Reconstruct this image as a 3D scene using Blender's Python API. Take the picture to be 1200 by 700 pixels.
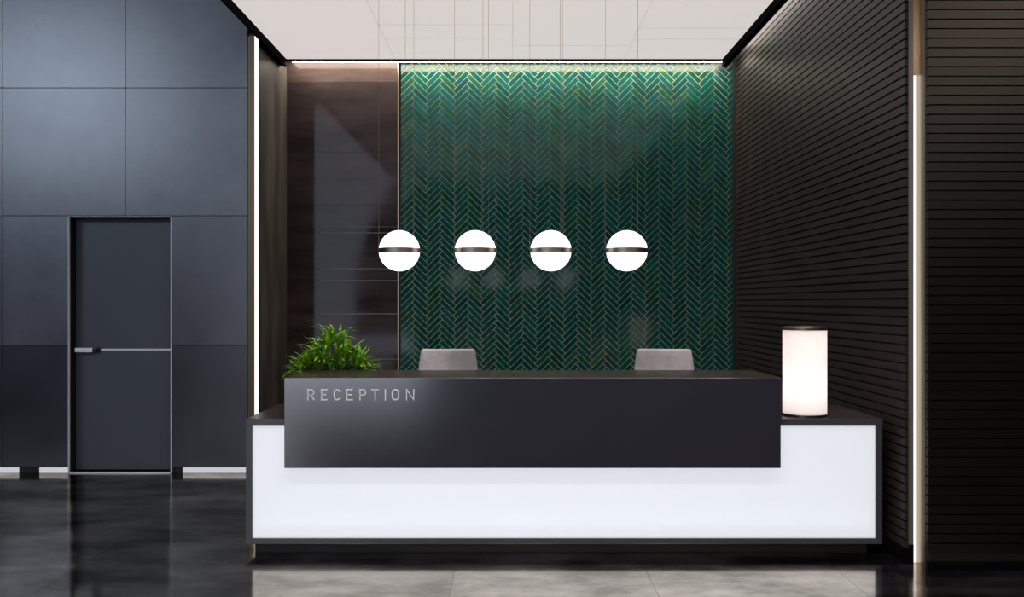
import bpy, bmesh, math, random
from mathutils import Vector, Matrix
random.seed(7)
for o in list(bpy.data.objects): bpy.data.objects.remove(o)
S = bpy.context.scene
C = S.collection
EYE = 1.45; F = 1050.0
# ---------------------------------------------------------------- camera, world, exposure
cd = bpy.data.cameras.new('camera'); cam = bpy.data.objects.new('camera', cd); C.objects.link(cam)
cam.location = (0, 0, EYE); cam.rotation_euler = (math.pi/2, 0, 0)
cd.sensor_width = 36; cd.lens = 36*F/1200; cd.shift_y = 5/1200; cd.clip_start = .05
S.camera = cam
w = bpy.data.worlds.new('world'); S.world = w; w.use_nodes = True
w.node_tree.nodes['Background'].inputs[0].default_value = (.5, .6, .8, 1)
w.node_tree.nodes['Background'].inputs[1].default_value = .03
S.view_settings.view_transform = 'Standard'; S.view_settings.look = 'None'
S.view_settings.gamma = 1; S.view_settings.use_curve_mapping = False
S.view_settings.exposure = 0
# light levels (radiance of the glowing surfaces)
L_CEIL = .62; L_COVE = 22.0; L_RCOVE = 7.0; L_WIN_A = 3.0; L_WIN_B = 9.0

def sr(r, g, b):
    f = lambda c: (c/255/12.92) if c/255 <= .04045 else ((c/255+.055)/1.055)**2.4
    return (f(r), f(g), f(b))

for dx in (-1.6, 0, 1.6):     # recessed ceiling downlights over the floor in front of the desk
    ld = bpy.data.lights.new('downlight', 'SPOT'); ld.energy = 210; ld.spot_size = math.radians(91); ld.spot_blend = 1; ld.shadow_soft_size = .22; ld.color = (1, .95, .92)
    o = bpy.data.objects.new('downlight', ld); C.objects.link(o); o.location = (dx, 2.9, 3.70); o.rotation_euler = (math.radians(36), 0, 0)

# ---------------------------------------------------------------- materials
def mat(name, col, rough=.5, metal=0, ior=1.5, emit=None, es=0, noise=None, bump=0, rnoise=0, coat=0, attr=None, spec=.5):
    m = bpy.data.materials.new(name); m.use_nodes = True
    nt = m.node_tree; N = nt.nodes; L = nt.links; p = N['Principled BSDF']
    p.inputs['Base Color'].default_value = (*col, 1); p.inputs['Roughness'].default_value = rough
    p.inputs['Metallic'].default_value = metal; p.inputs['IOR'].default_value = ior
    p.inputs['Coat Weight'].default_value = coat; p.inputs['Coat Roughness'].default_value = .05
    if emit: p.inputs['Emission Color'].default_value = (*emit, 1); p.inputs['Emission Strength'].default_value = es
    src = None
    if noise:   # (scale vector, detail, low colour, high colour[, lo, hi])
        sc, det, c1, c2 = noise[:4]; lo, hi = noise[4:6] if len(noise) > 4 else (.3, .7)
        tc = N.new('ShaderNodeTexCoord'); mp = N.new('ShaderNodeMapping'); mp.inputs['Scale'].default_value = sc
        nz = N.new('ShaderNodeTexNoise'); nz.inputs['Scale'].default_value = 1; nz.inputs['Detail'].default_value = det
        nz.inputs['Roughness'].default_value = .65
        rp = N.new('ShaderNodeValToRGB'); rp.color_ramp.elements[0].position = lo; rp.color_ramp.elements[1].position = hi
        rp.color_ramp.elements[0].color = (*c1, 1); rp.color_ramp.elements[1].color = (*c2, 1)
        L.new(tc.outputs['Object'], mp.inputs[0]); L.new(mp.outputs[0], nz.inputs['Vector']); L.new(nz.outputs['Fac'], rp.inputs[0])
        src = rp.outputs[0]
        if bump:
            b = N.new('ShaderNodeBump'); b.inputs['Strength'].default_value = bump; b.inputs['Distance'].default_value = .01
            L.new(nz.outputs['Fac'], b.inputs['Height']); L.new(b.outputs[0], p.inputs['Normal'])
        if rnoise:
            mr = N.new('ShaderNodeMapRange'); mr.inputs[1].default_value = .3; mr.inputs[2].default_value = .7
            mr.inputs[3].default_value = max(rough-rnoise, 0); mr.inputs[4].default_value = rough+rnoise
            L.new(nz.outputs['Fac'], mr.inputs[0]); L.new(mr.outputs[0], p.inputs['Roughness'])
    if attr:
        at = N.new('ShaderNodeAttribute'); at.attribute_name = attr
        if src:
            mx = N.new('ShaderNodeMix'); mx.data_type = 'RGBA'; mx.blend_type = 'MULTIPLY'; mx.inputs[0].default_value = 1
            L.new(src, mx.inputs[6]); L.new(at.outputs['Color'], mx.inputs[7]); src = mx.outputs[2]
        else: src = at.outputs['Color']
    if src: L.new(src, p.inputs['Base Color'])
    return m

def emis(name, col, s):
    m = bpy.data.materials.new(name); m.use_nodes = True; nt = m.node_tree
    nt.nodes.remove(nt.nodes['Principled BSDF']); e = nt.nodes.new('ShaderNodeEmission')
    e.inputs[0].default_value = (*col, 1); e.inputs[1].default_value = s
    nt.links.new(e.outputs[0], nt.nodes['Material Output'].inputs[0]); return m

M = {}
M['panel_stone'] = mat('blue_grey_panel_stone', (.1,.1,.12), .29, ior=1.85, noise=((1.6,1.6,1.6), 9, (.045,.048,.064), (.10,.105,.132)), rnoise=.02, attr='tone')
M['stone'] = mat('dark_plank_stone', (.03,.03,.03), .075, ior=1.27, noise=((1.2,1,6), 9, (.018,.014,.014), (.05,.04,.04)), rnoise=.03, attr='tone')
M['side_stone'] = mat('side_wall_stone', (.05,.05,.05), .45, ior=1.25, noise=((1,3,.9), 9, (.014,.013,.012), (.080,.071,.065)), rnoise=.1)
M['slat'] = mat('dark_slat', (.02,.017,.016), .46, ior=1.3, noise=((2,2,9), 4, (.019,.0135,.013), (.030,.022,.021)))
M['slat_front'] = mat('black_slat', (.008,.008,.008), .34, ior=1.5, noise=((2,2,9), 4, (.003,.0027,.0026), (.006,.0052,.005)))
M['black'] = mat('black_matt', (.004,.004,.004), .55)
M['black_trim'] = mat('black_trim', (.003,.003,.0035), .9, ior=1.08)
M['bronze'] = mat('brushed_bronze', (.36,.29,.20), .3, metal=1, noise=((60,60,1), 3, (.30,.24,.165), (.44,.36,.26)))
M['champagne'] = mat('satin_champagne', (.20,.18,.165), .42, metal=.5)
M['bronze_dark'] = mat('dark_bronze', (.13,.095,.06), .35, metal=1)
M['chrome'] = mat('satin_silver', (.92,.93,.96), .3, metal=.1, ior=1.9)
M['frame_silver'] = mat('silver_frame', (.78,.80,.86), .3, metal=.1, ior=1.8)
M['door'] = mat('grey_door', (.058,.068,.085), .42, ior=1.5)
M['ceiling'] = mat('luminous_ceiling', (.62,.58,.56), .7, emit=(1,.935,.905), es=L_CEIL)
M['joint'] = mat('ceiling_joint', (.32,.30,.29), .8, emit=(1,.93,.9), es=L_CEIL*.6)
M['grout'] = mat('gold_grout', (.28,.25,.16), .45, noise=((9,9,9), 3, (.17,.23,.15), (.42,.38,.24)))
M['tile'] = mat('green_glazed_tile', (0,.05,.04), .10, ior=1.38, attr='tone', noise=((7,7,7), 4, (.72,.72,.8), (1.3,1.15,1.1)))
M['desk_dark'] = mat('graphite_laminate', (.035,.035,.046), .155, ior=2.3, noise=((3,3,3), 3, (.026,.026,.037), (.032,.032,.044)))
M['desk_frame'] = mat('graphite_frame', (.052,.054,.062), .3, ior=1.6)
M['desk_top'] = mat('brown_black_top', (.034,.029,.027), .25, ior=1.35, noise=((3,3,3), 5, (.032,.024,.021), (.054,.041,.035)))
M['steel'] = mat('brushed_letters', (.75,.74,.80), .4)
M['chair'] = mat('pale_leather', (.36,.32,.32), .5, noise=((14,14,14), 5, (.52,.46,.455), (.64,.575,.57)), bump=.1)
M['chair_metal'] = mat('chair_metal', (.5,.5,.52), .25, metal=1)
M['caster'] = mat('black_plastic', (.012,.012,.013), .4)
M['leaf'] = mat('glossy_leaf', (.1,.3,.02), .3, ior=1.5, attr='tone')
M['pot'] = mat('charcoal_pot', (.03,.03,.032), .4, noise=((20,20,20), 3, (.025,.025,.027), (.04,.04,.042)))
M['soil'] = mat('potting_soil', (.02,.012,.007), .9, noise=((60,60,60), 4, (.01,.006,.003), (.035,.022,.013)), bump=.5)
M['cable'] = mat('dark_cable', (.12,.11,.10), .5)
M['ring'] = mat('gunmetal_bronze_ring', (.32,.255,.215), .36, metal=1)
M['globe'] = emis('opal_globe_glow', (1,.985,.98), 2.2)
M['shade'] = mat('opal_shade', (.8,.78,.77), .35, emit=(1,.93,.925), es=.18)
nt = M['shade'].node_tree; p_ = nt.nodes['Principled BSDF']; tr_ = nt.nodes.new('ShaderNodeBsdfTranslucent'); tr_.inputs[0].default_value = (.9,.86,.84,1)
ad_ = nt.nodes.new('ShaderNodeAddShader'); nt.links.new(p_.outputs[0], ad_.inputs[0]); nt.links.new(tr_.outputs[0], ad_.inputs[1])
p_.inputs['Base Color'].default_value = (.1,.1,.1,1); nt.links.new(ad_.outputs[0], nt.nodes['Material Output'].inputs[0])
M['led'] = emis('led_white', (1,1,.98), 3.0)
M['led_soft'] = emis('led_soft', (1,.99,.97), 1.15)
M['led_base'] = emis('led_plinth', (.9,.93,1), .62)
M['cove'] = emis('cove_glow', (1,.87,.70), L_COVE)
M['rcove'] = emis('side_cove_glow', (1,.91,.86), L_RCOVE)
M['win_a'] = emis('daylight_window', (.72,.82,1), L_WIN_A)
M['win_b'] = emis('bright_daylight_window', (.66,.79,1), L_WIN_B)
M['warm_glow'] = emis('added_warm_glow', (1,.80,.62), 6.5)  # glow of the panel added to highlight the frontal slats
M['shell'] = mat('dark_plaster', (.03,.03,.034), .7)

# acrylic front of the desk: light from the strips behind it shines through
m = bpy.data.materials.new('backlit_acrylic'); m.use_nodes = True; nt = m.node_tree; N = nt.nodes; L = nt.links
N.remove(N['Principled BSDF'])
tr = N.new('ShaderNodeBsdfTranslucent'); tr.inputs[0].default_value = (.9,.93,.97,1)
df = N.new('ShaderNodeBsdfDiffuse'); df.inputs[0].default_value = (.85,.87,.9,1)
em = N.new('ShaderNodeEmission'); em.inputs[0].default_value = (.92,.935,.97,1); em.inputs[1].default_value = .36
mx = N.new('ShaderNodeMixShader'); mx.inputs[0].default_value = .2; ad = N.new('ShaderNodeAddShader')
L.new(tr.outputs[0], mx.inputs[1]); L.new(df.outputs[0], mx.inputs[2]); L.new(mx.outputs[0], ad.inputs[0]); L.new(em.outputs[0], ad.inputs[1])
L.new(ad.outputs[0], N['Material Output'].inputs[0]); M['acrylic'] = m

# polished tile floor
m = bpy.data.materials.new('polished_dark_floor_tile'); m.use_nodes = True; nt = m.node_tree; N = nt.nodes; L = nt.links
N.remove(N['Principled BSDF'])
tc = N.new('ShaderNodeTexCoord'); mp = N.new('ShaderNodeMapping'); mp.inputs['Location'].default_value = (.31+1.035*20, -4.943+1.333*20, 0)
br = N.new('ShaderNodeTexBrick'); br.offset = 0; br.squash = 1
for k, v in (('Scale', 1), ('Brick Width', 1.035), ('Row Height', 1.333), ('Mortar Size', .0022), ('Mortar Smooth', 0), ('Bias', 0)): br.inputs[k].default_value = v
br.inputs['Color1'].default_value = (.55,.55,.55,1); br.inputs['Color2'].default_value = (1.35,1.35,1.4,1); br.inputs['Mortar'].default_value = (3.2,3.2,3.2,1)
L.new(tc.outputs['Object'], mp.inputs[0]); L.new(mp.outputs[0], br.inputs[0])
mp2 = N.new('ShaderNodeMapping'); mp2.inputs['Scale'].default_value = (.9,1.5,1); mp2.inputs['Rotation'].default_value = (0,0,.12)
nz = N.new('ShaderNodeTexNoise'); nz.inputs['Scale'].default_value = 1.6; nz.inputs['Detail'].default_value = 9; nz.inputs['Roughness'].default_value = .68
L.new(tc.outputs['Object'], mp2.inputs[0]); L.new(mp2.outputs[0], nz.inputs['Vector'])
rp = N.new('ShaderNodeValToRGB'); rp.color_ramp.elements[0].position = .42; rp.color_ramp.elements[1].position = .64
rp.color_ramp.elements[0].color = (.002,.002,.003,1); rp.color_ramp.elements[1].color = (.022,.021,.027,1); L.new(nz.outputs['Fac'], rp.inputs[0])
mu = N.new('ShaderNodeMix'); mu.data_type = 'RGBA'; mu.blend_type = 'MULTIPLY'; mu.inputs[0].default_value = 1
L.new(rp.outputs[0], mu.inputs[6]); L.new(br.outputs['Color'], mu.inputs[7])
df = N.new('ShaderNodeBsdfDiffuse'); L.new(mu.outputs[2], df.inputs[0])
gl = N.new('ShaderNodeBsdfGlossy'); gl.inputs[0].default_value = (.97,.88,.79,1)
mr = N.new('ShaderNodeMapRange'); mr.inputs[1].default_value = .3; mr.inputs[2].default_value = .7; mr.inputs[3].default_value = .075; mr.inputs[4].default_value = .15
L.new(nz.outputs['Fac'], mr.inputs[0]); L.new(mr.outputs[0], gl.inputs['Roughness'])
gm = N.new('ShaderNodeMapRange'); gm.inputs[1].default_value = .40; gm.inputs[2].default_value = .62; gm.inputs[3].default_value = .66; gm.inputs[4].default_value = 1.2
L.new(nz.outputs['Fac'], gm.inputs[0]); gc = N.new('ShaderNodeVectorMath'); gc.operation = 'SCALE'; gc.inputs[0].default_value = (1,.89,.775)
L.new(gm.outputs[0], gc.inputs['Scale']); tv = N.new('ShaderNodeMapRange'); tv.inputs[1].default_value = .55; tv.inputs[2].default_value = 1.35; tv.inputs[3].default_value = .86; tv.inputs[4].default_value = 1.10
L.new(br.outputs['Color'], tv.inputs[0]); g2 = N.new('ShaderNodeVectorMath'); g2.operation = 'SCALE'; L.new(gc.outputs[0], g2.inputs[0]); L.new(tv.outputs[0], g2.inputs['Scale'])
L.new(g2.outputs[0], gl.inputs[0])
ms = N.new('ShaderNodeMixShader')
sc_ = N.new('ShaderNodeMath'); sc_.operation = 'SUBTRACT'; sc_.inputs[0].default_value = .48
L.new(br.outputs['Fac'], sc_.inputs[1]); mc = N.new('ShaderNodeMath'); mc.operation = 'MAXIMUM'; mc.inputs[1].default_value = .3
L.new(sc_.outputs[0], mc.inputs[0]); L.new(mc.outputs[0], ms.inputs[0])
L.new(df.outputs[0], ms.inputs[1]); L.new(gl.outputs[0], ms.inputs[2]); L.new(ms.outputs[0], N['Material Output'].inputs[0])
M['floor'] = m

# ---------------------------------------------------------------- mesh helpers
class MB:
    def __init__(s): s.bm = bmesh.new(); s.tl = None
    def tone(s, faces, c):
        if s.tl is None: s.tl = s.bm.loops.layers.float_color.new('tone')
        for f in faces:
            for l in f.loops: l[s.tl] = (*c, 1)
    def box(s, x0, x1, y0, y1, z0, z1, bev=0, tone=None, seg=2, mtx=None):
        vs = [s.bm.verts.new((x, y, z)) for x in (x0, x1) for y in (y0, y1) for z in (z0, z1)]
        idx = [(0,1,3,2),(4,6,7,5),(0,4,5,1),(2,3,7,6),(0,2,6,4),(1,5,7,3)]
        fs = [s.bm.faces.new([vs[i] for i in q]) for q in idx]
        if mtx is not None: bmesh.ops.transform(s.bm, matrix=mtx, verts=vs)
        if tone: s.tone(fs, tone)
        if bev:
            es = list({e for f in fs for e in f.edges})
            r = bmesh.ops.bevel(s.bm, geom=es, offset=bev, segments=seg, profile=.5, affect='EDGES')
            if tone: s.tone([f for f in r['faces']], tone)
        return s
    def lathe(s, prof, cx=0, cy=0, cz=0, n=48, cap=True):
        rings = []
        for r, z in prof:
            if r < 1e-6: rings.append([s.bm.verts.new((cx, cy, cz+z))])
            else: rings.append([s.bm.verts.new((cx+r*math.cos(2*math.pi*k/n), cy+r*math.sin(2*math.pi*k/n), cz+z)) for k in range(n)])
        for a, b in zip(rings, rings[1:]):
            for k in range(n):
                k2 = (k+1) % n
                if len(a) == 1 and len(b) == 1: continue
                if len(a) == 1: s.bm.faces.new((a[0], b[k2], b[k]))
                elif len(b) == 1: s.bm.faces.new((a[k], a[k2], b[0]))
                else: s.bm.faces.new((a[k], a[k2], b[k2], b[k]))
        return s
    def tube(s, pts, r, n=10):
        pts = [Vector(p) for p in pts]; rings = []
        rr = r if isinstance(r, (list, tuple)) else [r]*len(pts)
        for i, p in enumerate(pts):
            d = (pts[min(i+1, len(pts)-1)]-pts[max(i-1, 0)]).normalized()
            u = d.cross(Vector((0,0,1)) if abs(d.z) < .9 else Vector((1,0,0))).normalized(); v = d.cross(u)
            rings.append([s.bm.verts.new(p+rr[i]*(math.cos(2*math.pi*k/n)*u+math.sin(2*math.pi*k/n)*v)) for k in range(n)])
        for a, b in zip(rings, rings[1:]):
            for k in range(n): s.bm.faces.new((a[k], a[(k+1) % n], b[(k+1) % n], b[k]))
        s.bm.faces.new(rings[0][::-1]); s.bm.faces.new(rings[-1]); return s
    def build(s, name, m, parent=None, smooth=False, kind=None):
        bmesh.ops.recalc_face_normals(s.bm, faces=s.bm.faces)
        me = bpy.data.meshes.new(name); s.bm.to_mesh(me); s.bm.free()
        me.materials.append(m)
        if smooth:
            for p in me.polygons: p.use_smooth = True
            if hasattr(me, 'set_sharp_from_angle'): me.set_sharp_from_angle(angle=math.radians(40))
        o = bpy.data.objects.new(name, me); C.objects.link(o)
        if parent: o.parent = parent
        if kind: o['kind'] = kind
        return o
def thing(name, label, cat, loc=(0,0,0), rz=0, group=None):
    o = bpy.data.objects.new(name, None); C.objects.link(o); o.location = loc; o.rotation_euler = (0,0,rz)
    o['label'] = label; o['category'] = cat
    if group: o['group'] = group
    return o
def tag(o, label, cat, group=None):
    o['label'] = label; o['category'] = cat
    if group: o['group'] = group
    return o
def struct(name, mb, m, parent=None, smooth=False):
    return mb.build(name, m, parent, smooth, kind=None if parent else 'structure')
def hz(h): return EYE + h      # height above the eye

# ---------------------------------------------------------------- room shell
XL, XR = -2.187, 2.187
YB = 8.765; YG = 7.61; YR = 4.858
HC = 2.30; ZC = hz(HC)
ZT = 8.2
struct('floor', MB().box(-13.6, 7, -6.6, 9.2, -.12, 0), M['floor'])
# luminous dropped ceiling with grooves between its panels
CX0, CX1, CY0, CY1 = -2.1275, 1.985, 1.0, 8.45
ceil = struct('ceiling', MB().box(CX0, CX1, CY0, CY1, ZC, ZC+.05), M['ceiling'])
g = MB(); gw = .0022
for x in (-1.105, .006, 1.062): g.box(x-gw, x+gw, CY0, CY1, ZC-.0006, ZC+.01)
for x0, x1, y in ((-1.105,.006,7.41),(-1.105,.006,7.785),(.006,1.062,8.01),(1.062,1.985,7.50),(1.062,1.985,7.81),
                  (-1.105,.006,6.2),(.006,1.062,6.6),(1.062,1.985,6.1)):
    g.box(x0, x1, y-gw*1.6, y+gw*1.6, ZC-.0006, ZC+.01)
g.build('panel_joint', M['joint'], ceil)
t = MB(); t.box(CX0-.02, CX0, CY0, CY1, hz(2.23), ZC+.06); t.box(XL, CX0-.02, YG+.03, CY1, hz(2.235), ZC+.06)
struct('trim_1', t, M['black_trim'])
struct('trim_2', MB().box(CX1, CX1+.045, CY0, CY1+.02, hz(2.23), ZC+.06), M['black_trim'])
struct('trim_3', MB().box(CX0-.02, CX1, CY1, CY1+.02, hz(2.284), ZC+.06), M['black_trim'])
struct('ceiling_upper', MB().box(-13.6, 7, -6.6, 9.2, ZT, ZT+.15), M['shell'])
# green herringbone tile wall
GX0, GX1, GZ1 = -1.085, XR, hz(2.44)
W = .0472; LT = 4*W; gap = .0050
b = MB(); r2 = math.sqrt(.5)
tl = b.bm.loops.layers.float_color.new('tone'); b.tl = tl
def addtile(cx, cz, ang):
    # cx, cz centre on the wall; tile with a small pillow bevel and its own slight tilt
    hl, hw = LT/2-gap/2, W/2-gap/2
    u = Vector((math.cos(ang), 0, math.sin(ang))); v = Vector((-math.sin(ang), 0, math.cos(ang)))
    tx, ty = random.uniform(-.008, .008), random.uniform(-.004, .004)
    def P(a, c, d): return Vector((cx, 0, cz)) + u*a + v*c + Vector((0, YB-d-tx*c-ty*a, 0))
    o = [P(a, c, .0) for a, c in ((-hl,-hw),(hl,-hw),(hl,hw),(-hl,hw))]
    i = [P(a, c, .007) for a, c in ((-hl+.002,-hw+.002),(hl-.002,-hw+.002),(hl-.002,hw-.002),(-hl+.002,hw-.002))]
    ov = [b.bm.verts.new(q) for q in o]; iv = [b.bm.verts.new(q) for q in i]
    fs = [b.bm.faces.new(iv)] + [b.bm.faces.new((ov[k], ov[(k+1)%4], iv[(k+1)%4], iv[k])) for k in range(4)]
    k = random.random(); q = random.uniform(.78, 1.28)
    if k < .62: c = (.0018, .053, .044)
    elif k < .86: c = (.0018, .050, .052)
    elif k < .97: c = (.005, .054, .030)
    else: c = (.012, .055, .034); q = random.uniform(.8, 1.5)
    b.tone(fs, tuple(x*q for x in c))
# herringbone lattice (unit W), rotated by 45 degrees
def rot(p): return ((p[0]-p[1])*r2, (p[0]+p[1])*r2)
OX, OZ = GX0+.005, .02
rng = 110
for i in range(-rng, rng):
    for j in range(-rng, rng):
        # lattice vectors of the 4:1 herringbone: (1,1)W and (4,-4)W
        for kind in (0, 1):
            px = i + 4*j; py = i - 4*j
            if kind == 0: c = (px+2, py+.5); ang = math.pi/4
            else: c = (px+.5, py+3.0); ang = 3*math.pi/4
            x, z = rot((c[0]*W, c[1]*W)); x += OX; z += OZ
            if GX0-.2 < x < GX1+.2 and -.2 < z < GZ1+.2: addtile(x, z, ang)
for co, no in (((GX0,0,0),(-1,0,0)), ((GX1,0,0),(1,0,0)), ((0,0,.0),(0,0,-1)), ((0,0,GZ1),(0,0,1))):
    bmesh.ops.bisect_plane(b.bm, geom=b.bm.verts[:]+b.bm.edges[:]+b.bm.faces[:], plane_co=co, plane_no=no, clear_outer=True)
wb = struct('wall_back', MB().box(GX0, 2.3, YB-.001, YB+.15, 0, ZT), M['grout'])
b.build('herringbone_tile', M['tile'], wb)
struct('shadow_gap_strip', MB().box(GX1-.03, GX1, YB-.02, YB, 0, hz(2.45)), M['black'])  # black strip standing in for the dark shadow gap in the corner
# plank stone beside the tiles
def seamz(y, d=8.70): return EYE-(y-355)*d/F
zs = [0, .35, seamz(421), seamz(368), seamz(329), seamz(315), seamz(273), seamz(266), seamz(240), seamz(179), seamz(96.5), hz(2.44)]
b = MB()
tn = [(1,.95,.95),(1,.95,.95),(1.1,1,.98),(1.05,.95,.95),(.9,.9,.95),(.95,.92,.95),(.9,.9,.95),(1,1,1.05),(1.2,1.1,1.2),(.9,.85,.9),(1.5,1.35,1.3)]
for k, (a, c) in enumerate(zip(zs, zs[1:])):
    tlt = Matrix.Translation((0, 0, 0))
    b.box(XL, -1.110, YB-.065, YB-.005, a+.0015, c-.0015, tone=tn[k])
ws = struct('wall_back_left', b, M['stone'])
MB().box(XL, -1.110, YB-.06, YB+.1, 0, ZT).build('backing', M['black'], ws)
sm = MB()
for y, hh in ((421,.0025),(368,.003),(329,.003),(315,.0025),(273,.0022),(266,.0016)):
    z = seamz(y); sm.box(-1.86 if y != 421 else -1.45, -1.112, YB-.0665, YB-.06, z-hh, z+hh)
sm.build('metal_inlay', mat('inlay', (.20,.19,.19), .4, metal=.2), ws)
struct('trim_5', MB().box(-1.110, -1.100, YB-.07, YB, 0, hz(2.42)), M['bronze'])
# left alcove wall
struct('wall_left', MB().box(XL-.10, XL, YG+.16, YB+.1, 0, ZT), M['side_stone'])
struct('trim_6', MB().box(XL-.06, XL+.002, YG+.035, YG+.16, 0, ZC), M['black'])
# blue grey panelled wall with a door opening
DX0, DX1, DZ = -3.768, -2.891, 2.182
b = MB(); xs = [-13.71, -12.67, -11.62, -10.58, -9.54, -8.497, -7.454, -6.411, -5.369, -4.326, -3.283, -2.247]; pz = [.051, 1.088, 2.189, 3.276, 4.366, 5.456, ZT]
toner = {0:(.28,.26,.31), 1:(.88,.88,.93), 2:(1,1,1), 3:(1.1,1.1,1.1), 4:(1,1,1), 5:(1,1,1)}  # row tones stand in for the window reflection fading down the wall
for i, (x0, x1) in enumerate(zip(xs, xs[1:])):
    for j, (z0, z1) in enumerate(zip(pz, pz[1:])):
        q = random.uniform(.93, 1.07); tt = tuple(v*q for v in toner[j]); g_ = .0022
        if i == 9 and j == 1: tt = (1.35,1.35,1.4)  # panel left of the door lightened to imitate its stronger reflection
        if i == 10 and j == 1: tt = (.70,.70,.75)
        segs = [(x0, x1)]
        if j < 2 and i == 9: segs = [(x0, DX0)]
        if j < 2 and i == 10: segs = [(DX1, x1)]
        for a, c in segs:
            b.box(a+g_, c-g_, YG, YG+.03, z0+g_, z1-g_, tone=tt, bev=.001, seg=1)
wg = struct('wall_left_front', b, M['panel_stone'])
k = MB(); k.box(-13.6, DX0, YG+.028, YG+.15, 0, ZT); k.box(DX1, -2.25, YG+.028, YG+.15, 0, ZT); k.box(DX0, DX1, YG+.028, YG+.15, DZ+.004, ZT)
k.build('backing', M['black'], wg)
# ends of this wall towards the alcove
struct('trim_7', MB().box(-2.247, -2.192, YG+.01, YG+.03, 0, hz(2.27)), M['bronze_dark'])
# right slatted side wall: slats run along Y, a joint at y = 6.77
PIT = .0517
b = MB(); z = .075
b2 = MB()
Y0R = 4.992
zz = .078
while zz < ZT-.06:
    for y0, y1 in ((Y0R, 6.766), (6.774, YB-.03)):
        b.box(XR, XR+.022, y0, y1, zz+.0055, zz+PIT-.0055)
    zz += PIT
wr = struct('wall_right', b, M['slat'])
MB().box(XR+.02, XR+.0235, Y0R+.003, YB+.1, 0, ZT).box(XR+.0235, XR+.12, Y0R+.06, YB+.1, 0, ZT).build('backing', M['black'], wr)
struct('baseboard_right', MB().box(XR-.004, XR+.03, Y0R, YB-.03, 0, .074, bev=.002), M['black_trim'])
# metal jamb, return and frontal slatted wall
struct('trim_8', MB().box(XR+.024, 2.240, Y0R+.006, Y0R+.04, .10, ZT, bev=.001), M['champagne'])
struct('trim_9', MB().box(XR+.006, 2.240, Y0R+.004, Y0R+.045, 0, .10), M['black_trim'])
struct('trim_10', MB().box(2.262, 2.275, 4.905, Y0R+.05, 0, ZT), M['bronze'])
b = MB(); zz = 3.0405-PIT*57
while zz < ZT-.06:
    if zz > .03: b.box(2.262, 7, YR, YR+.022, zz+.0038, zz+PIT-.0038)
    if zz > .03: b.box(2.257, 2.2615, YR, YR+.040, zz+.0038, zz+PIT-.0038)
    zz += PIT
wf = struct('wall_right_front', b, M['slat_front'])
MB().box(2.275, 7, YR+.02, YR+.16, 0, ZT).build('backing', M['black'], wf)
struct('baseboard_right_front', MB().box(2.258, 7, YR-.004, YR+.02, 0, .04, bev=.002), M['black_trim'])
# the lobby behind the photographer: outer walls, its daylight windows and an added warm glow
struct('wall_far_left', MB().box(-13.7, -13.6, -6.6, YG+.1, 0, ZT), M['shell'])
struct('wall_far_right', MB().box(7, 7.1, -6.6, YR+.2, 0, ZT), M['shell'])
struct('warm_glow_panel', MB().box(6.96, 6.98, -5.4, -1.2, 4.8, 6.4), M['warm_glow'])  # unseen glowing panel added for the brown highlight on the frontal slats
struct('wall_rear', MB().box(-13.6, 7, -6.7, -6.6, 0, ZT), M['shell'])
# unseen daylight window, outline shaped for the reflections in stone and desk
def arc_window():
    pts = [(-5.5, .05), (-1.7, .05), (-1.7, .60), (-4.18, .60)]
    for k in range(25):
        a = math.radians(78*k/24)
        pts.append((-4.18+2.5*(1-math.cos(a)), 1.5+3.85*math.sin(a)))
    pts.append((-2.1, 6.7)); pts.append((-5.5, 6.7))
    bm = bmesh.new(); vs = [bm.verts.new((x, -6.5, z)) for x, z in pts]; bm.faces.new(vs)
    r = bmesh.ops.extrude_face_region(bm, geom=bm.faces[:]); bmesh.ops.translate(bm, vec=(0,-.02,0), verts=[v for v in r['geom'] if isinstance(v, bmesh.types.BMVert)])
    mb = MB(); mb.bm.free(); mb.bm = bm; return mb
struct('window_1', arc_window(), M['win_a'])
struct('window_2', MB().box(-13.4, -8.5, -6.52, -6.5, 4.9, 8.1), M['win_b'])

# ---------------------------------------------------------------- door
d = struct('door_1', MB().box(DX0+.006, DX1-.006, 7.727, 7.765, .012, DZ-.006, bev=.002), M['door'])
fr = MB(); fy0, fy1 = YG-.006, 7.78
fr.box(DX0, DX0+.006, fy0, YG+.02, 0, DZ); fr.box(DX1-.006, DX1, fy0, YG+.02, 0, DZ); fr.box(DX0, DX1, fy0, YG+.02, DZ-.006, DZ+.001); fr.box(DX0, DX1, fy0, YG+.02, 0, .010)
fr.build('door_frame', M['frame_silver'], d)
jb = MB(); jb.box(DX0-.02, DX0+.002, YG+.02, 7.8, 0, DZ+.02); jb.box(DX1-.002, DX1+.02, YG+.02, 7.8, 0, DZ+.02); jb.box(DX0, DX1, YG+.02, 7.8, DZ-.002, DZ+.02)
jb.box(DX0-.02, DX1+.02, 7.765, 7.8, 0, DZ+.02)
jb.build('door_jamb', M['black'], d)
zh = EYE-55*7.727/F
MB().box(DX0+.222, DX1-.01, 7.722, 7.728, zh-.009, zh+.009, bev=.001).build('inlay_strip', M['frame_silver'], d)
h = MB(); hx = -3.585
h.lathe([(0,-.012),(.024,-.012),(.026,-.009),(.026,0),(0,0)], n=24)
bmesh.ops.transform(h.bm, matrix=Matrix.Translation((hx+.018,7.722,zh)) @ Matrix.Rotation(math.pi/2, 4, 'X'), verts=h.bm.verts)
h.tube([(hx+.018,7.722,zh),(hx+.018,7.672,zh)], .009, 14)
rose = h.build('handle_rose', M['caster'], d, smooth=True)
MB().box(hx-.152, hx-.004, 7.655, 7.672, zh-.019, zh+.019, bev=.004).build('door_handle', M['chrome'], d)
MB().box(hx-.008, hx+.030, 7.660, 7.672, zh-.010, zh+.010, bev=.003).build('handle_neck', M['caster'], rose)

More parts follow.
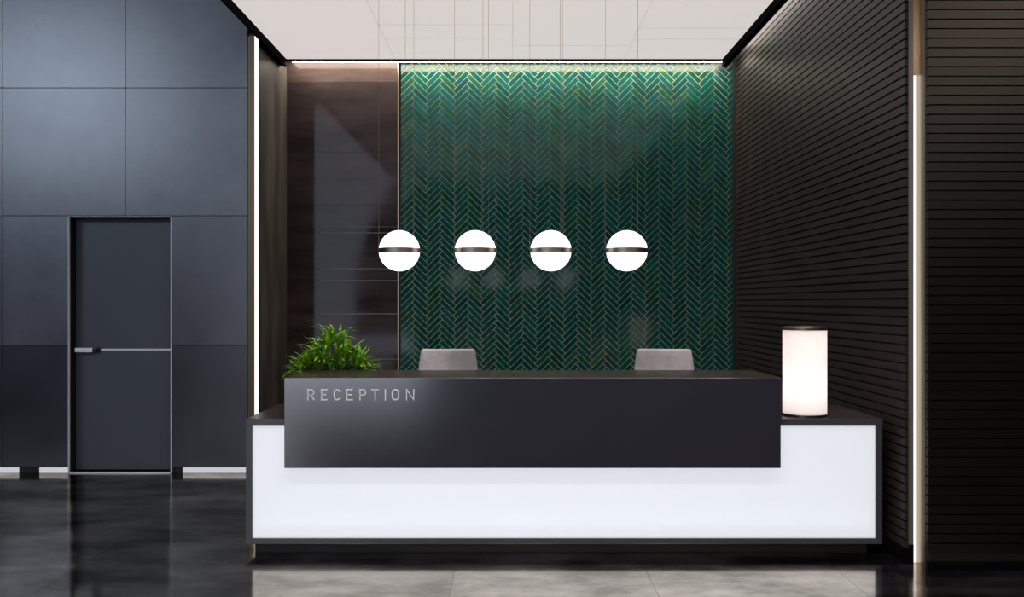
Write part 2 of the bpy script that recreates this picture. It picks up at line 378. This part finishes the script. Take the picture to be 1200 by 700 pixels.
# ---------------------------------------------------------------- built-in lights
cv = tag(MB().box(XL+.06, 2.035, CY1+.022, YB-.07, hz(2.335), hz(2.345)).build('cove_light', M['cove']),
    'long warm light slot along the top of the green tile wall', 'cove light')
tag(MB().box(CX1+.05, XR-.005, CY0, CY1+.1, hz(2.45), hz(2.46)).build('cove_light', M['rcove']),
    'side light slot washing the top of the dark slatted wall', 'cove light')
s1 = thing('strip_light', 'tall white vertical light strip beside the blue grey panelled wall', 'strip light', (-2.172, YG+.02, 0))
MB().box(-.017, .015, -.012, .0, 0, hz(2.27)).build('diffuser', M['led_soft'], s1)
MB().box(-.019, .019, .0, .014, 0, hz(2.27)).build('housing', M['black_trim'], s1)
s2 = thing('strip_light', 'tall white vertical light strip between the two slatted walls', 'strip light', (2.250, Y0R+.02, 0))
MB().box(-.0100, .0095, -.010, .0, .0, 2.72).build('diffuser', M['led_soft'], s2)
MB().box(-.010, .0115, .0005, .014, 0, ZT).build('housing', M['bronze'], s2)
for x0, x1, lab in ((-13.5, -4.20, 'low white plinth light under the panelled wall at the far left'),
                    (-4.02, -3.775, 'short white plinth light just left of the grey door'),
                    (-2.80, -2.25, 'low white plinth light between the grey door and the desk')):
    tag(MB().box(x0, x1, YG+.012, YG+.026, .002, .047).build('plinth_light', M['led_base']), lab, 'strip light')

# ---------------------------------------------------------------- reception desk
YD = 5.15; BX0, BX1 = -1.530, 2.129; BZ0, BZ1 = .062, .783; DD = 5.89
desk = thing('reception_desk', 'long black and white reception desk with glowing front and RECEPTION lettering', 'desk', (0, YD, 0))
def dp(name, mb, m, parent=desk, smooth=False):
    bmesh.ops.translate(mb.bm, vec=(0, -YD, 0), verts=mb.bm.verts); return mb.build(name, m, parent, smooth)
dp('plinth', MB().box(BX0+.04, BX1-.07, YD+.05, DD-.05, 0, BZ0+.002), M['black'])
b = MB(); ft = .036; 
b.box(BX0, BX0+ft, YD, DD, BZ0, BZ1-ft, bev=.0015); b.box(BX1-ft, BX1, YD, DD, BZ0, BZ1-ft, bev=.0015)
b.box(BX0+ft, BX1-ft, YD, DD, BZ0, BZ0+.032, bev=.0015)
b.box(BX0+ft, BX1-ft, YD+.30, YD+.32, BZ0+.03, BZ1-ft)
dp('desk_frame', b, M['desk_frame'])
dp('worktop', MB().box(BX0, BX1, YD, DD, BZ1-ft, BZ1, bev=.002), M['desk_top'])
dp('worktop_edge', MB().box(BX0, BX1, YD-.003, YD+.001, BZ1-ft, BZ1-.001), M['desk_frame'])
dp('light_panel', MB().box(BX0+ft, BX1-ft, YD+.014, YD+.020, BZ0+.032, BZ1-ft), M['acrylic'])
UX0, UX1, UY0, UY1, UZ0, UZ1 = -1.294, 1.527, 5.09, 5.675, .510, 1.023
b = MB(); b.box(UX0, UX1, UY0, UY0+.045, UZ0, UZ1-.001, bev=.0015)
dp('front_panel', b, M['desk_dark'])
for x in (UX0, UX1-.04): dp('counter_support', MB().box(x, x+.04, UY0+.045, UY1, BZ1, UZ1-.03), M['desk_dark'])
b = MB(); b.box(UX0, .002, UY0+.002, UY1, UZ1-.03, UZ1, bev=.0012); b.box(.007, UX1, UY0+.002, UY1, UZ1-.03, UZ1, bev=.0012)
dp('counter_top', b, M['desk_top'])
# strips inside the light box
def strip_lamp(name, x0, x1, y, z, wdt, power, aim, colr):
    ld = bpy.data.lights.new(name, 'AREA'); ld.shape = 'RECTANGLE'; ld.size = x1-x0; ld.size_y = wdt; ld.energy = power; ld.color = colr
    o = bpy.data.objects.new(name, ld); C.objects.link(o); o.location = ((x0+x1)/2, y-YD, z)
    o.rotation_euler = aim; o.parent = desk; return o
strip_lamp('lower_tube', BX0+.06, BX1-.06, YD+.075, BZ0+.045, .02, 1.5, (math.radians(-40)+math.pi, 0, 0), (.86,.93,1))

# lettering
P = 5.09/F
def letter(name, x0, x1, strokes):
    """strokes: polylines in unit square (0..1, 0..1); flat bars raised off the panel"""
    X0 = (x0-600)*P; X1 = (x1-600)*P; Z0 = EYE-(469.3-355)*P; Z1 = EYE-(456.2-355)*P; sw = .0031
    b = MB()
    for st in strokes:
        pts = [Vector((X0+sw+(X1-X0-2*sw)*u, 0, Z0+sw+(Z1-Z0-2*sw)*v)) for u, v in st]
        L_, R_ = [], []
        for i, p in enumerate(pts):
            if i == 0: dd = (pts[1]-p).normalized(); mlen = 1
            elif i == len(pts)-1: dd = (p-pts[i-1]).normalized(); mlen = 1
            else:
                a = (p-pts[i-1]).normalized(); c = (pts[i+1]-p).normalized(); dd = (a+c).normalized(); mlen = 1/max(.5, dd.dot(a))
            if st[0] != st[-1]:
                if i == 0: p = p-dd*sw
                if i == len(pts)-1: p = p+dd*sw
            n = Vector((-dd.z, 0, dd.x))*sw*mlen; L_.append(p+n); R_.append(p-n)
        for i in range(len(pts)-1):
            q = [L_[i], L_[i+1], R_[i+1], R_[i]]
            f = [b.bm.verts.new((v.x, UY0-.007-YD, v.z)) for v in q]; k = [b.bm.verts.new((v.x, UY0+.001-YD, v.z)) for v in q]
            b.bm.faces.new(f); b.bm.faces.new(k[::-1])
            for j in range(4): b.bm.faces.new((f[j], f[(j+1)%4], k[(j+1)%4], k[j]))
    return b.build(name, M['steel'], desk)
def arc(cx, cy, rx, ry, a0, a1, n=10): return [(cx+rx*math.cos(math.radians(a0+(a1-a0)*k/n)), cy+ry*math.sin(math.radians(a0+(a1-a0)*k/n))) for k in range(n+1)]
bowl = [(0,0),(0,1),(.55,1)] + arc(.55,.73,.42,.27,90,-90)[1:] + [(0,.46)]
Rr = [bowl, [(.5,.46),(1,0)]]; Pp = [bowl]
Ee = [[(1,0),(0,0),(0,1),(1,1)], [(0,.5),(.85,.5)]]
Cc = [[(1,.8)]+arc(.5,.72,.48,.28,20,180)+arc(.5,.28,.48,.28,180,340)+[(1,.2)]]
Oo = [arc(.5,.70,.48,.30,0,180)+arc(.5,.30,.48,.30,180,360)+[(.98,.70)]]
for nm, x0, x1, st in (('R',360.4,369,Rr),('E',376.4,384,Ee),('C',391,399.4,Cc),('E',406,413.6,Ee),('P',421.4,429.4,Pp),
    ('T',435.4,444,[[(0,1),(1,1)],[(.5,1),(.5,0)]]),('I',451,452.5,[[(.5,0),(.5,1)]]),('O',459,468,Oo),('N',476,485.6,[[(0,0),(0,1),(1,0),(1,1)]])):
    o = letter('letter', x0, x1, st); o['label'] = 'silver letter %s' % nm

# ---------------------------------------------------------------- pendant globes
ZP = EYE+61*5.6/F; RG = .1275; YP = 5.6
def pendant():
    t = thing('pendant_lamp', '', 'pendant lamp', (0,YP,ZP), 0, 'globe pendants above the desk')
    prof = [(RG*math.cos(math.radians(a)), RG*math.sin(math.radians(a))) for a in range(-90, 91, 6)]
    prof[0] = (0, -RG); prof[-1] = (0, RG)
    MB().lathe(prof, n=56).build('globe', M['globe'], t, smooth=True)
    ri, ro, hh = RG-.002, RG+.0055, .0145
    MB().lathe([(ri,-hh),(ro-.001,-hh),(ro,-hh+.001),(ro,hh-.001),(ro-.001,hh),(ri,hh),(ri,-hh)], n=64).build('ring', M['ring'], t, smooth=True)
    for a in (173, -67, 53):
        x, y = (ro-.001)*math.cos(math.radians(a)), (ro-.001)*math.sin(math.radians(a))
        MB().tube([(x,y,-hh),(x,y,ZC-ZP)], .0009, 8).build('cable', M['cable'], t, smooth=True)
    return t
pend = pendant()
def dup(root):
    r = root.copy(); C.objects.link(r)
    for ch in list(root.children):
        c = ch.copy(); C.objects.link(c); c.parent = r
        for gch in ch.children:
            dd = gch.copy(); C.objects.link(dd); dd.parent = c
    return r
for i, (px, lab) in enumerate(((468,'glowing white globe pendant nearest the plant, above the word on the desk'),
        (557,'glowing globe pendant above the left chair, second from the plant'),
        (645.5,'glowing globe pendant between the two chairs, third from the plant'),
        (734.5,'glowing globe pendant farthest right, nearest the slatted side wall'))):
    o = pend if i == 0 else dup(pend)
    o.location = ((px-600)*YP/F, YP, ZP); o['label'] = lab

# ---------------------------------------------------------------- table lamp
RL = .126
tl_ = thing('table_lamp', 'white cylindrical table lamp standing on the right end of the desk', 'table lamp', (1.735, 5.312, BZ1))
MB().lathe([(0,0),(RL*.9,0),(RL*.9,.004),(RL+.001,.008),(RL+.001,.014),(0,.014)], n=64).build('base', M['ring'], tl_, smooth=True)
MB().lathe([(RL-.006,.013),(RL,.013),(RL,.503),(RL-.006,.509),(RL-.012,.503),(RL-.012,.013)], n=64).build('lamp_shade', M['shade'], tl_, smooth=True)
MB().lathe([(RL-.010,.505),(RL+.0015,.505),(RL+.0015,.522),(RL-.002,.525),(RL-.010,.525),(RL-.010,.505)], n=64).build('top_rim', M['ring'], tl_, smooth=True)
MB().lathe([(0,.014),(.02,.014),(.02,.06),(.035,.09),(.035,.13),(0,.15)], n=24).build('bulb', emis('bulb_glow', (1,.93,.88), 1.2), tl_, smooth=True)

ld = bpy.data.lights.new('bulb_light', 'POINT'); ld.energy = .17; ld.shadow_soft_size = .04; ld.color = (1, .93, .91)
o = bpy.data.objects.new('bulb_light', ld); C.objects.link(o); o.location = (0, 0, .165); o.parent = tl_

# ---------------------------------------------------------------- potted plant
YPL = 5.785
pl = thing('potted_plant', 'bushy green leafy plant standing behind the left end of the counter', 'plant', ((390-600)*YPL/F, YPL, BZ1))
MB().lathe([(0,0),(.066,0),(.07,.004),(.086,.165),(.088,.175),(.084,.178),(.079,.172),(.077,.155)], n=40).build('pot', M['pot'], pl, smooth=True)
MB().lathe([(0,.158),(.0775,.155)], n=40).build('soil', M['soil'], pl, smooth=True)
lf = MB(); lf.tl = lf.bm.loops.layers.float_color.new('tone'); stm = MB()
def leaf(o, dirv, length, wid, droop, tone):
    dirv = dirv.normalized(); n = 6
    side = dirv.cross(Vector((0,0,1)));
    if side.length < .05: side = Vector((1,0,0))
    side.normalize(); pts = []; p = o.copy(); dcur = dirv.copy()
    prof = [.35,.85,1,.92,.68,.36,.02]
    q_, dq = o.copy(), dirv.copy()
    for k in range(n+1):        # leave out leaves that would pass through the counter
        if (q_.y < -.095 and q_.z < .25) or q_.z < .02: return
        q_ = q_+dq*(length/n); dq = (dq+Vector((0,0,-droop/n))).normalized()
    rows = []
    for k in range(n+1):
        up = side.cross(dcur).normalized(); wk = wid*prof[k]*.5
        rows.append([lf.bm.verts.new(p-side*wk+up*wk*.35), lf.bm.verts.new(p), lf.bm.verts.new(p+side*wk+up*wk*.35)])
        p = p+dcur*(length/n); dcur = (dcur+Vector((0,0,-droop/n))).normalized()
    for a, c in zip(rows, rows[1:]):
        fs = [lf.bm.faces.new((a[0],a[1],c[1],c[0])), lf.bm.faces.new((a[1],a[2],c[2],c[1]))]
        lf.tone(fs, tone)
rp_ = random.Random(3)
# rosettes: (x, y, z tip, number of leaves, leaf length, spread)
ros = [(.0,0,.46,20,.18,.95),(-.03,-.05,.40,22,.16,1.2),(.04,.02,.41,20,.16,1.2),(-.05,-.08,.33,20,.14,1.3),(.05,-.08,.32,20,.14,1.3)]
for x, z, n in ((.10,.365,20),(.165,.30,20),(.20,.24,16)):
    for sg in (-1, 1):
        for y in (-.075, .0, .07): ros.append((sg*(x+rp_.uniform(-.012,.012)), y*(1-x*1.5), z+rp_.uniform(-.02,.02)-abs(y)*.3, n-5, .145, 1.45))
for x in (-.14,-.07,0,.07,.14): ros.append((x, -.08+abs(x)*.2, .265+rp_.uniform(-.02,.03), 14, .14, 1.5))
for x, y, z, n, ln, sp in ros:
    stm.tube([(x*.15,y*.15,.15),(x*.5,y*.5,.15+(z-.15)*.6),(x,y,z)], [.006,.005,.004], 6)
    for k in range(n):
        a = 2*math.pi*k/n+rp_.uniform(-.3,.3); e = rp_.uniform(.2, sp)
        dv = Vector((math.cos(a)*math.sin(e)*1.1+x*1.6, math.sin(a)*math.sin(e)+y*.9-.1, math.cos(e)*.8))
        q = rp_.uniform(.4, 1.5); yel = rp_.uniform(0, 1)
        lo = ln*rp_.uniform(.7,1.1); o_ = Vector((x,y,z-rp_.uniform(0,.05)))
        leaf(o_, dv, lo, rp_.uniform(.018,.027), rp_.uniform(.3,1.3), ((.12+.16*yel)*q, (.36+.12*yel)*q, .020*q))
stm.build('stem', mat('plant_stem', (.06,.12,.02), .5), pl, smooth=True)
lf.build('foliage', M['leaf'], pl, smooth=True)

# ---------------------------------------------------------------- chairs behind the desk
def make_chair():
    t = thing('office_chair', '', 'chair', (0,0,0), 0, 'pale office chairs behind the desk')
    # backrest: padded tapered slab, slightly curved
    b = MB(); nx, nz = 12, 10; zb, zt = .56, 1.112
    bb = bmesh.new()
    def pt(u, v, f):
        hw = .226-.022*max(0, v-.35)/.65
        x = (u*2-1)*hw; z_ = zb+(zt-zb)*v
        cr = 1-(abs(u*2-1))**6*.25
        y = (-.035 if f else .03)+ .03*(u*2-1)**2*(-1) + .05*v
        return Vector((x, y, z_))
    b.box(-.226, .226, -.04, .03, zb, zt, bev=0)
    vs = b.bm.verts[:]
    bmesh.ops.subdivide_edges(b.bm, edges=[e for e in b.bm.edges if abs(e.verts[0].co.x-e.verts[1].co.x) > .2], cuts=7, use_grid_fill=True)
    bmesh.ops.subdivide_edges(b.bm, edges=[e for e in b.bm.edges if abs(e.verts[0].co.z-e.verts[1].co.z) > .2], cuts=9, use_grid_fill=True)
    for v in b.bm.verts:
        q = min(1, (zt-v.co.z)/.16); v.co.x *= (.196+.023*q)/.226; v.co.y += .1*(v.co.z-zb)
    for v in b.bm.verts: v.co.y -= .45*v.co.x**2
    bmesh.ops.bevel(b.bm, geom=[e for e in b.bm.edges if e.calc_face_angle(0) > .8], offset=.018, segments=4, profile=.5, affect='EDGES')
    bk = b.build('backrest', M['chair'], t, smooth=True)
    b = MB(); b.box(-.235, .235, -.46, -.01, .43, .505, bev=.03, seg=4); b.build('seat', M['chair'], t, smooth=True)
    b = MB(); b.box(-.03, .03, .03, .045, .40, .75, bev=.004); b.box(-.03, .03, -.25, .045, .40, .428, bev=.004); b.build('back_bracket', M['chair_metal'], t)
    MB().tube([(0,-.23,.09),(0,-.23,.42)], .024, 20).build('post', M['chair_metal'], t, smooth=True)
    for k in range(5):
        a = 2*math.pi*k/5+.3; ex, ey = .29*math.cos(a), -.23+.29*math.sin(a)
        lg = MB().tube([(0,-.23,.115),(ex,ey,.075)], [.022,.014], 12).build('leg', M['chair_metal'], t, smooth=True)
        cs = MB().lathe([(0,-.018),(.022,-.018),(.027,-.012),(.027,.012),(.022,.018),(0,.018)], n=20)
        bmesh.ops.transform(cs.bm, matrix=Matrix.Translation((ex,ey,.0275)) @ Matrix.Rotation(a, 4, 'Z') @ Matrix.Rotation(math.pi/2, 4, 'X'), verts=cs.bm.verts)
        cs.tube([(ex,ey,.028),(ex,ey,.078)], .006, 8)
        cs.build('caster', M['caster'], lg, smooth=True)
    return t
ch = make_chair()
for i, (px, rz, lab) in enumerate(((525.5, math.pi+.02, 'pale grey chair back seen above the desk, left of centre'), (778, math.pi-.10, 'pale grey chair back seen above the desk, near the right wall'))):
    o = ch if i == 0 else dup(ch)
    o.location = ((px-600)*6.6/F, 6.6, 0); o.rotation_euler = (0,0,rz); o['label'] = lab
